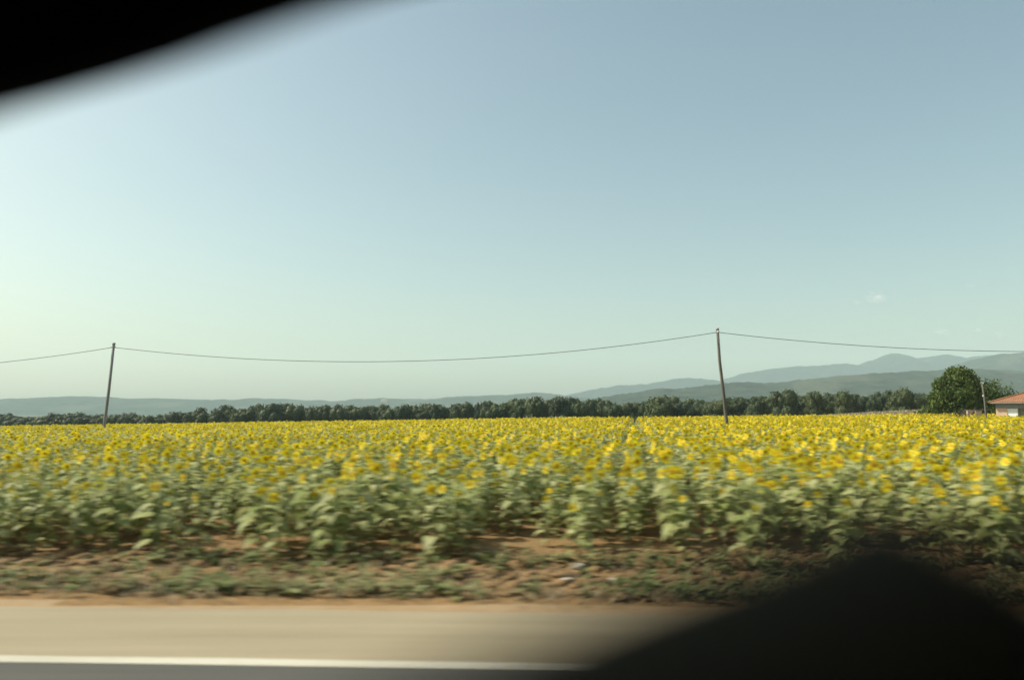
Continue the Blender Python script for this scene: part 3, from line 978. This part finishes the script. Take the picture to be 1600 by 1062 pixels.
# pale stones on the bare strip
M_stone = plain('pale_stone', (0.36, 0.32, 0.25), (0.50, 0.46, 0.38), 9, 0.9, 0.4)
for px_, py_, w, h, lab in ((903, 887, .30, .07, 'flat pale stone lying on the bare strip, farthest of three'),
                            (956, 912, .24, .07, 'squarish pale stone nearest the dark seat back'),
                            (885, 907, .20, .04, 'thin whitish stone lying nearer the road, left of the squarish one')):
    d = px_dir(px_, py_); s_ = (EYE + .1) / -d.z
    x_, y_ = d.x * s_, d.y * s_
    bm = bmesh.new(); bmesh.ops.create_icosphere(bm, subdivisions=2, radius=1.0)
    for q in bm.verts:
        k = .8 + .4 * float(fbm(q.co.x * 2 + px_, q.co.y * 2 + q.co.z, 3, 3))
        q.co = Vector((q.co.x * w / 2, q.co.y * w / 3, q.co.z * h)) * k
        q.co.z = min(q.co.z, h * .62)
    me = bpy.data.meshes.new('stone'); bm.to_mesh(me); bm.free(); me.materials.append(M_stone)
    o = link('stone', me); o.location = (x_, y_, float(ground_z(x_, y_)) + h * .3); o.rotation_euler = (0, 0, px_ * .37)
    tag(o, lab, 'stone', 'pale stones on the bare strip')

# ------------------------------------------------------------------ poles and cables
M_pole = plain('pole_wood', (0.10, 0.09, 0.075), (0.17, 0.155, 0.13), 4, 0.85, stretch=(1, 1, .2))
M_poleg = plain('pole_grey', (0.20, 0.20, 0.20), (0.27, 0.27, 0.265), 4, 0.8, stretch=(1, 1, .2))
M_metal = plain('zinc_bracket', (0.22, 0.22, 0.22), (0.3, 0.3, 0.3), 8, 0.5)
M_cable = plain('black_cable', (0.03, 0.03, 0.03), (0.04, 0.04, 0.04), 8, 0.6)
M_porc = plain('porcelain', (0.75, 0.74, 0.70), (0.8, 0.8, 0.78), 8, 0.3)
def pole(pts_px, Y, r0, r1, mat, label, brk, group='poles carrying the cable over the field'):
    pts = [at(a, b, Y) for a, b in pts_px]
    dn = (pts[0] - pts[1]).normalized()
    gz = float(ground_z(pts[0].x, Y))
    base = pts[0] + dn * ((pts[0].z - gz + .3) / max(-dn.z, .1))
    root = empty('utility_pole', (base.x, base.y, gz))
    tag(root, label, 'pole', group)
    loc = [base] + pts
    loc = [p - root.location for p in loc]
    n = len(loc)
    MB().tube(loc, [r0 + (r1 - r0) * i / (n - 1) for i in range(n)], 10).obj('shaft', mat, root, True)
    top = loc[-1]
    c = at(*brk, Y) - root.location
    MB().tube([c + Vector((-.16, -.0, 0)), c + Vector((.16, 0, .0))], .03, 6).obj('bracket', M_metal, root, True)
    MB().tube([c + Vector((0, -.13, -.05)), c + Vector((0, -.13, .09))], [.035, .05], 6).obj('insulator', M_porc, root, True)
    MB().tube([top + Vector((0, 0, -.12)), top + Vector((0, 0, .02))], r1 * 1.25, 8).obj('cap', M_metal, root, True)
    return root
YL, YR = 55.0, 52.0
pole([(162, 672), (170, 610), (178, 536)], YL, .115, .085, M_poleg, 'thin grey pole leaning right, standing alone in the flowers', (177, 542))
pole([(1136, 664), (1130, 610), (1124.5, 565), (1121, 513)], YR, .125, .085, M_pole, 'slightly bowed brown wooden pole, the taller one nearer the house', (1121, 519))
def cable(p0, p1, mid, label, Y0, Y1):
    A, B = at(*p0, Y0), at(*p1, Y1)
    px_, py_ = mid
    t = (px_ - p0[0]) / (p1[0] - p0[0])
    Mz = at(px_, py_, Y0 + (Y1 - Y0) * t).z
    lin = A.z + (B.z - A.z) * t
    sag = (lin - Mz) / (t * (1 - t))
    pts = []
    for i in range(41):
        s_ = i / 40
        p = A.lerp(B, s_); p.z -= sag * s_ * (1 - s_)
        pts.append(p)
    o = MB().tube(pts, .019, 6).obj('power_cable', M_cable, None, True)
    tag(o, label, 'cable', 'spans of black cable between the poles')
cable((177.5, 542.5), (1121, 519), (560, 565), 'long sagging black cable span between the two poles', YL, YR)
cable((-760, 545), (177, 542.5), (0, 567), 'black cable span running out of view from the leaning pole', YL + 2, YL)
cable((1121, 519), (2080, 525), (1600, 549), 'black cable span passing over the round tree and the house', YR, YR - 2)

# ------------------------------------------------------------------ house
HYF = 86.0
M_tile = None
m, nt, bs, out = new_mat('roof_tile')
nz = noise(nt, 3.0, 4, .6); nz2 = noise(nt, .5, 3, .6)
c = mixrgb(nt, ramp(nt, nz, .3, .7), (0.21, 0.085, 0.038), (0.32, 0.145, 0.07))
c = mixrgb(nt, ramp(nt, nz2, .5, .75), c, (0.22, 0.13, 0.075))
nt.links.new(c, bs.inputs['Base Color']); bs.inputs['Roughness'].default_value = .9
M_tile = m
M_peach = plain('peach_render', (0.58, 0.39, 0.27), (0.64, 0.45, 0.32), 1.5, 0.9)
M_white = plain('white_render', (0.78, 0.77, 0.76), (0.82, 0.81, 0.80), 1.2, 0.9)
M_brown = plain('brown_wood', (0.10, 0.065, 0.04), (0.15, 0.10, 0.06), 4, 0.8)
M_grey = plain('grey_strip', (0.20, 0.20, 0.23), (0.25, 0.25, 0.28), 4, 0.7)
M_dark = plain('dark_glass', (0.02, 0.025, 0.03), (0.03, 0.035, 0.04), 4, 0.2, spec=.5)
hx0 = at(1556, 640, HYF).x; hx1 = hx0 + 11.5
hg = float(ground_z(hx0 + 3, HYF)) - .1
ze = at(1551, 629, HYF).z
hs = empty('house', (hx0, HYF, hg), R(-43))
tag(hs, 'low house with peach and white walls under an orange tiled hip roof', 'house')
zt = ze - hg
D = 9.0
W_ = hx1 - hx0
# walls: peach corner pier, recessed white porch wall, rest
b = MB()
b.box(0, 1.05, 0, .25, 0, zt)
b.box(0, .25, .25, D, 0, zt)
b.box(.25, W_, D - .25, D, 0, zt)
b.box(W_ - .25, W_, 0, D - .25, 0, zt)
b.obj('wall', M_peach, hs)
wb = MB().box(1.05, 2.0, .06, .30, 0, zt - .62)
wb.obj('wall', M_white, hs)
pw = MB().box(2.0, W_ - .25, 1.5, 1.75, 0, zt)
pw.box(1.8, 2.0, .30, 1.75, 0, zt)
pw.obj('porch_wall', M_white, hs)
MB().box(3.1, 3.3, .05, .3, 0, zt - .02).obj('porch_post', M_brown, hs)
MB().box(6.0, 6.2, .05, .3, 0, zt - .02).obj('porch_post', M_brown, hs)
MB().box(.02, W_ - .02, -.05, .04, zt - .58, zt - .06).obj('eave_strip', M_grey, hs)  # grey strip along the front, just below the eave
f_ = MB().box(4.0, 5.0, 1.42, 1.5, 0, 2.05).obj('door', M_brown, hs)
MB().box(4.85, 4.9, 1.36, 1.42, 1.0, 1.12).obj('handle', M_metal, f_)
wf = MB(); wf.box(7.0, 8.4, 1.44, 1.5, .95, 2.0); wf = wf.obj('window', M_white, hs)
MB().box(7.1, 7.65, 1.42, 1.439, 1.05, 1.9).obj('pane', M_dark, wf)
MB().box(7.75, 8.3, 1.42, 1.439, 1.05, 1.9).obj('pane', M_dark, wf)
# hip roof with rows of barrel tiles as ridged geometry
ov = .55
ex0, ex1, ey0, ey1 = -ov, W_ + ov, -ov, D + ov
rise = 1.85
cy_ = (ey0 + ey1) / 2
hipx = (ey1 - ey0) / 2
ra, rb = Vector((ex0 + hipx, cy_, zt + rise)), Vector((ex1 - hipx, cy_, zt + rise))
def roof_face(b, a0, a1, r0, r1, nrm):
    """ridged slope between eave a0-a1 and ridge r0-r1"""
    a0, a1, r0, r1 = map(Vector, (a0, a1, r0, r1))
    length = (a1 - a0).length
    n = int(length / .22)
    cols = []
    for i in range(2 * n + 1):
        t = i / (2 * n)
        e = a0.lerp(a1, t); 
        # run straight up the slope from the eave until the hip
        x_ = t * length
        d0 = (r0 - a0).dot((a1 - a0).normalized()); d1 = (a1 - r1).dot((a1 - a0).normalized())
        up = (r0 - a0) - (a1 - a0).normalized() * d0
        k = 1.0
        if d0 > 1e-6: k = min(k, x_ / d0)
        if d1 > 1e-6: k = min(k, (length - x_) / d1)
        h = Vector(nrm) * (.035 if i % 2 else -.0)
        cols.append((e + h, e + up * max(k, .001) + h))
    v = [p for c_ in cols for p in c_]
    f = [(2 * i, 2 * i + 2, 2 * i + 3, 2 * i + 1) for i in range(len(cols) - 1)]
    b.add(v, f)
b = MB()
roof_face(b, (ex0, ey0, zt), (ex1, ey0, zt), ra, rb, (0, -.3, .95))
roof_face(b, (ex1, ey0, zt), (ex1, ey1, zt), rb, rb, (.3, 0, .95))
roof_face(b, (ex1, ey1, zt), (ex0, ey1, zt), rb, ra, (0, .3, .95))
roof_face(b, (ex0, ey1, zt), (ex0, ey0, zt), ra, ra, (-.3, 0, .95))
bm = bmesh.new()
tmp = b.mesh('roof', M_tile); bm.from_mesh(tmp); bmesh.ops.remove_doubles(bm, verts=bm.verts, dist=.04); bm.to_mesh(tmp); bm.free()
rf = link('roof', tmp, hs)
MB().box(ex0 + .03, ex1 - .03, ey0 + .03, ey1 - .03, zt - .06, zt - .012).obj('eave', M_white, hs)
for p0, p1 in (((ex0, ey0, zt), ra), ((ex1, ey0, zt), rb), (ra, rb)):
    MB().tube([Vector(p0) + Vector((0, 0, .05)), Vector(p1) + Vector((0, 0, .05))], .09, 6).obj('ridge_cap', M_tile, rf, True)

# service pole by the house
sp = pole([(1541, 652), (1538, 620), (1534, 597)], 82.0, .11, .085, M_pole, 'short grey service pole standing between the bushy tree and the house', (1535, 599), group=None)
c = at(1535.5, 618, 81.8) - sp.location
MB().tube([c + Vector((-.0, -.08, -.1)), c + Vector((0, -.08, .06))], [.07, .05], 8).obj('lamp', M_porc, sp, True)
# boundary wall piers and the brush pile
for a_, b_, top_, lab in ((1512, 1519, 641, 'short pale pink masonry pier beside the brush pile'), (1525, 1533, 642, 'wider pink masonry pier just left of the service pole')):
    p0, p1 = at(a_, top_, 84), at(b_, top_, 84)
    gz = float(ground_z(p0.x, 84))
    r_ = empty('gate_pier', (p0.x, 84, gz), R(-12))
    h = p0.z - gz
    MB().box(0, p1.x - p0.x, 0, .4, -.1, h - .08).obj('shaft', M_peach, r_)
    MB().box(-.04, p1.x - p0.x + .04, -.04, .44, h - .08, h).obj('cap', M_peach, r_)
    tag(r_, lab, 'pier')
c0 = at(1497, 650, 84); gz = float(ground_z(c0.x, 84))
r_ = random.Random(3)
bp = MB()
core = []
for k in range(70):
    a, e = r_.uniform(0, 6.28), r_.uniform(.1, 1.0)
    s0 = Vector((r_.uniform(-.8, .8), r_.uniform(-.3, .3), r_.uniform(0, .4)))
    bp.tube([s0, s0 + Vector((math.cos(a) * .7, math.sin(a) * .4, e * .5)), s0 + Vector((math.cos(a) * 1.1, math.sin(a) * .6, e * .9))], [.035, .025, .012], 5)
o = bp.obj('brush_pile', M_bark, None, True); o.location = (c0.x, 84, gz); o.scale = (1, 1, 1.75)
o['kind'] = 'stuff'; o['label'] = 'tangled heap of cut branches at the field end near the house'
M_fw = plain('fence_wire', (0.30, 0.30, 0.29), (0.35, 0.35, 0.33), 4, .5)
q0, q1 = at(1506, 640.5, 84.2), at(1549, 639.5, 84.2)
fr = empty('wire_fence', (q0.x, 84.2, gz))
tag(fr, 'low wire fence between the brush pile and the house corner', 'fence')
MB().tube([q0 - fr.location, q1 - fr.location], .014, 5).obj('top_rail', M_fw, fr, True)
for k in range(6):
    p = q0.lerp(q1, k / 5) - fr.location
    MB().tube([Vector((p.x, .0, -.1)), Vector((p.x, 0, p.z - .03))], .03, 5).obj('post', M_bark, fr, True)

# far pale building on the ridge
bpy.context.view_layer.update()
hillo = bpy.data.objects['hills']
hit, p, _n, _i = hillo.ray_cast(Vector((0, 0, EYE)), px_dir(600, 628).normalized())
assert hit
db = empty('distant_building', (p.x, p.y, p.z))
tag(db, 'tiny pale pinkish building on the far ridge above the tree line', 'building')
MB().box(-14, 14, -6, 10, -6, 10).obj('wall', M_peach, db)
MB().add([(-15, -7, 10.01), (15, -7, 10.01), (15, 11, 10.01), (-15, 11, 10.01), (-15, 2, 14), (15, 2, 14)], [(0, 1, 5, 4), (2, 3, 4, 5), (0, 4, 3), (1, 2, 5), (0, 3, 2, 1)]).obj('roof', M_tile, db)

# ------------------------------------------------------------------ the van the picture is taken from
VY = 0.75                                   # plane of the side window
van = empty('van', (0, 0, 0))
tag(van, 'dark blurred interior of the van, window frame above and seat back below', 'van')
edge_px = [(-700, 420), (-420, 300), (-150, 190), (0, 143), (110, 116), (225, 84), (320, 54), (420, 17), (540, -22), (650, -44), (850, -110), (1100, -160), (1500, -185)]
loop = [(at(a, b, VY).x, at(a, b, VY).z) for a, b in edge_px]
loop += [(.55, loop[-1][1] - .01), (.80, loop[-1][1] - .05), (.86, 2.0), (.86, 1.72), (.80, 1.63), (.4, 1.60), (0, 1.60), (-.75, 1.60), (-1.06, 1.64), (-1.12, 1.75), (-1.08, 1.90), (-1.0, 2.02)]
X0, X1, Z0, Z1 = -1.9, 2.6, 0.55, 2.76
cx_, cz_ = .1, 1.9
def outer(x, z):
    dx, dz = x - cx_, z - cz_
    k = 1e9
    if dx > 0: k = min(k, (X1 - cx_) / dx)
    if dx < 0: k = min(k, (X0 - cx_) / dx)
    if dz > 0: k = min(k, (Z1 - cz_) / dz)
    if dz < 0: k = min(k, (Z0 - cz_) / dz)
    return cx_ + dx * k, cz_ + dz * k
n = len(loop)
mid = []
for x, z in loop:
    ox, oz = outer(x, z); l_ = math.hypot(ox - x, oz - z); t = min(.05 / l_, .5)
    mid.append((x + (ox - x) * t, z + (oz - z) * t))
# frame: rounded trim round the opening
b = MB()
prof = [(0.0, .035), (.15, .0), (.6, -.012), (1.0, -.012), (1.0, .06), (.3, .06)]
v_ = []
for (x, z), (mx_, mz_) in zip(loop, mid):
    for t, dy in prof:
        v_.append((x + (mx_ - x) * t, VY + dy, z + (mz_ - z) * t))
k_ = len(prof)
f_ = []
for i in range(n):
    j = (i + 1) % n
    for q in range(k_):
        q2 = (q + 1) % k_
        f_.append((i * k_ + q, j * k_ + q, j * k_ + q2, i * k_ + q2))
b.add(v_, f_)
b.obj('window_frame', M_black, van, True)
# side panel, inner and outer skin
for nm, yy_, mt in (('side_lining', VY + .005, M_black), ('side_body', VY + .075, M_van)):
    v_ = [(x, yy_, z) for x, z in (mid if nm == 'side_lining' else [(x + (m_[0] - x) * .6, z + (m_[1] - z) * .6) for (x, z), m_ in zip(loop, mid)])] + [(outer(x, z)[0], yy_, outer(x, z)[1]) for x, z in loop]
    corners = [(X0, Z0), (X0, Z1), (X1, Z0), (X1, Z1)]
    fs = [(i, (i + 1) % n, n + (i + 1) % n, n + i) for i in range(n)]
    # fill rectangle corners
    extra = []
    for i in range(n):
        j = (i + 1) % n
        p, q = v_[n + i], v_[n + j]
        if abs(p[0] - q[0]) > 1e-4 and abs(p[2] - q[2]) > 1e-4:
            cxn = X0 if min(p[0], q[0]) <= X0 + 1e-4 else X1
            czn = Z0 if min(p[2], q[2]) <= Z0 + 1e-4 else Z1
            extra.append((n + i, n + j, len(v_) + len(extra)))
            v_.append((cxn, yy_, czn)) if False else None
            extra[-1] = (n + i, n + j, (cxn, yy_, czn))
    base = len(v_)
    for e in extra:
        v_.append(e[2]); fs.append((e[0], e[1], len(v_) - 1))
    MB().add(v_, fs).obj(nm, mt, van)
pane = MB().add([(x, VY + .045, z) for x, z in loop], [tuple(range(n))]).obj('window_pane', M_clear, van)
YB = -1.55
MB().box(X0, X1, YB, VY + .07, 2.68, 2.69).obj('headliner', M_black, van)
MB().box(X0 - .02, X1 + .02, YB - .05, VY + .08, 2.76, 2.80).obj('roof', M_van, van)
MB().box(X0, X1, YB, VY + .07, .50, .56).obj('van_floor', M_black, van)
MB().box(X0, X1, YB - .05, YB, .5, 2.76).obj('far_side', M_black, van)
MB().box(X1, X1 + .05, YB, VY + .07, .5, 2.76).obj('rear_bulkhead', M_black, van)
# front: dashboard, windscreen
MB().box(X0 - .05, X0, YB, VY + .07, .5, 1.45).obj('firewall', M_black, van)
bevel(MB().box(X0, X0 + .45, YB + .02, VY - .02, 1.1, 1.5).obj('dashboard', M_black, van), .06)
MB().box(X0 - .05, X0, YB, VY + .07, 2.35, 2.76).obj('header_panel', M_black, van)
MB().add([(X0 - .02, YB, 1.45), (X0 - .02, VY + .07, 1.45), (X0 - .02, VY + .07, 2.35), (X0 - .02, YB, 2.35)], [(0, 1, 2, 3)]).obj('windscreen', M_clear, van)
# seat between camera and window: padded back with a rounded shoulder
sy = .36
sil_px = [(440, 1180), (620, 1112), (750, 1058), (860, 1012), (960, 974), (1060, 938), (1160, 897), (1260, 852), (1350, 815), (1430, 800), (1510, 812), (1580, 848), (1660, 905), (1750, 985), (1850, 1090)]
prof2 = [(at(a, b, sy).x, at(a, b, sy).z) for a, b in sil_px]
prof2 += [(prof2[-1][0] + .0, 1.80), (.22, 1.2), (-.05, 1.2), (-.12, 1.5), (-.08, 1.80)]
n = len(prof2)
gx, gz_ = .14, 1.80
v_, f_ = [], []
lay = [(.20, .84), (.215, .93), (.26, .99), (.32, 1.0), (.37, 1.0), (.41, .97), (.44, .88)]
for yy_, k in lay:
    for x, z in prof2:
        v_.append((gx + (x - gx) * k, yy_, gz_ + (z - gz_) * k))
for i in range(len(lay) - 1):
    for q in range(n):
        q2 = (q + 1) % n
        f_.append((i * n + q, i * n + q2, (i + 1) * n + q2, (i + 1) * n + q))
f_.append(tuple(range(n))); f_.append(tuple((len(lay) - 1) * n + q for q in reversed(range(n))))
MB().add(v_, f_).obj('seat_back', M_seat, van, True)
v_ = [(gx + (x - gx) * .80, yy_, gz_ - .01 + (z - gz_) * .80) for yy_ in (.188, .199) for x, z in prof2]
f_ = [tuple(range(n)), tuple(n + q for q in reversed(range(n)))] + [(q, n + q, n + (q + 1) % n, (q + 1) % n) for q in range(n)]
MB().add(v_, f_).obj('seat_lit_patch', M_seat_lit, van)  # added inset; its lighter colour stands in for a lit patch of seat
bevel(MB().box(-.55, .02, .0, .44, 1.02, 1.18).obj('seat_cushion', M_seat, van), .05, 3)
MB().box(-.5, 0, .06, .40, .56, 1.02).obj('seat_base', M_black, van)
for wx_ in (-.9, 1.9):
    for wy_ in (VY - .12, YB + .12):
        w = MB().tube([(wx_, wy_ - .11, .34), (wx_, wy_ + .11, .34)], .335, 20).obj('wheel', M_rubber, van, True)
        MB().tube([(wx_, wy_ - .115, .34), (wx_, wy_ + .115, .34)], .19, 14).obj('rim', M_metal, w, True)
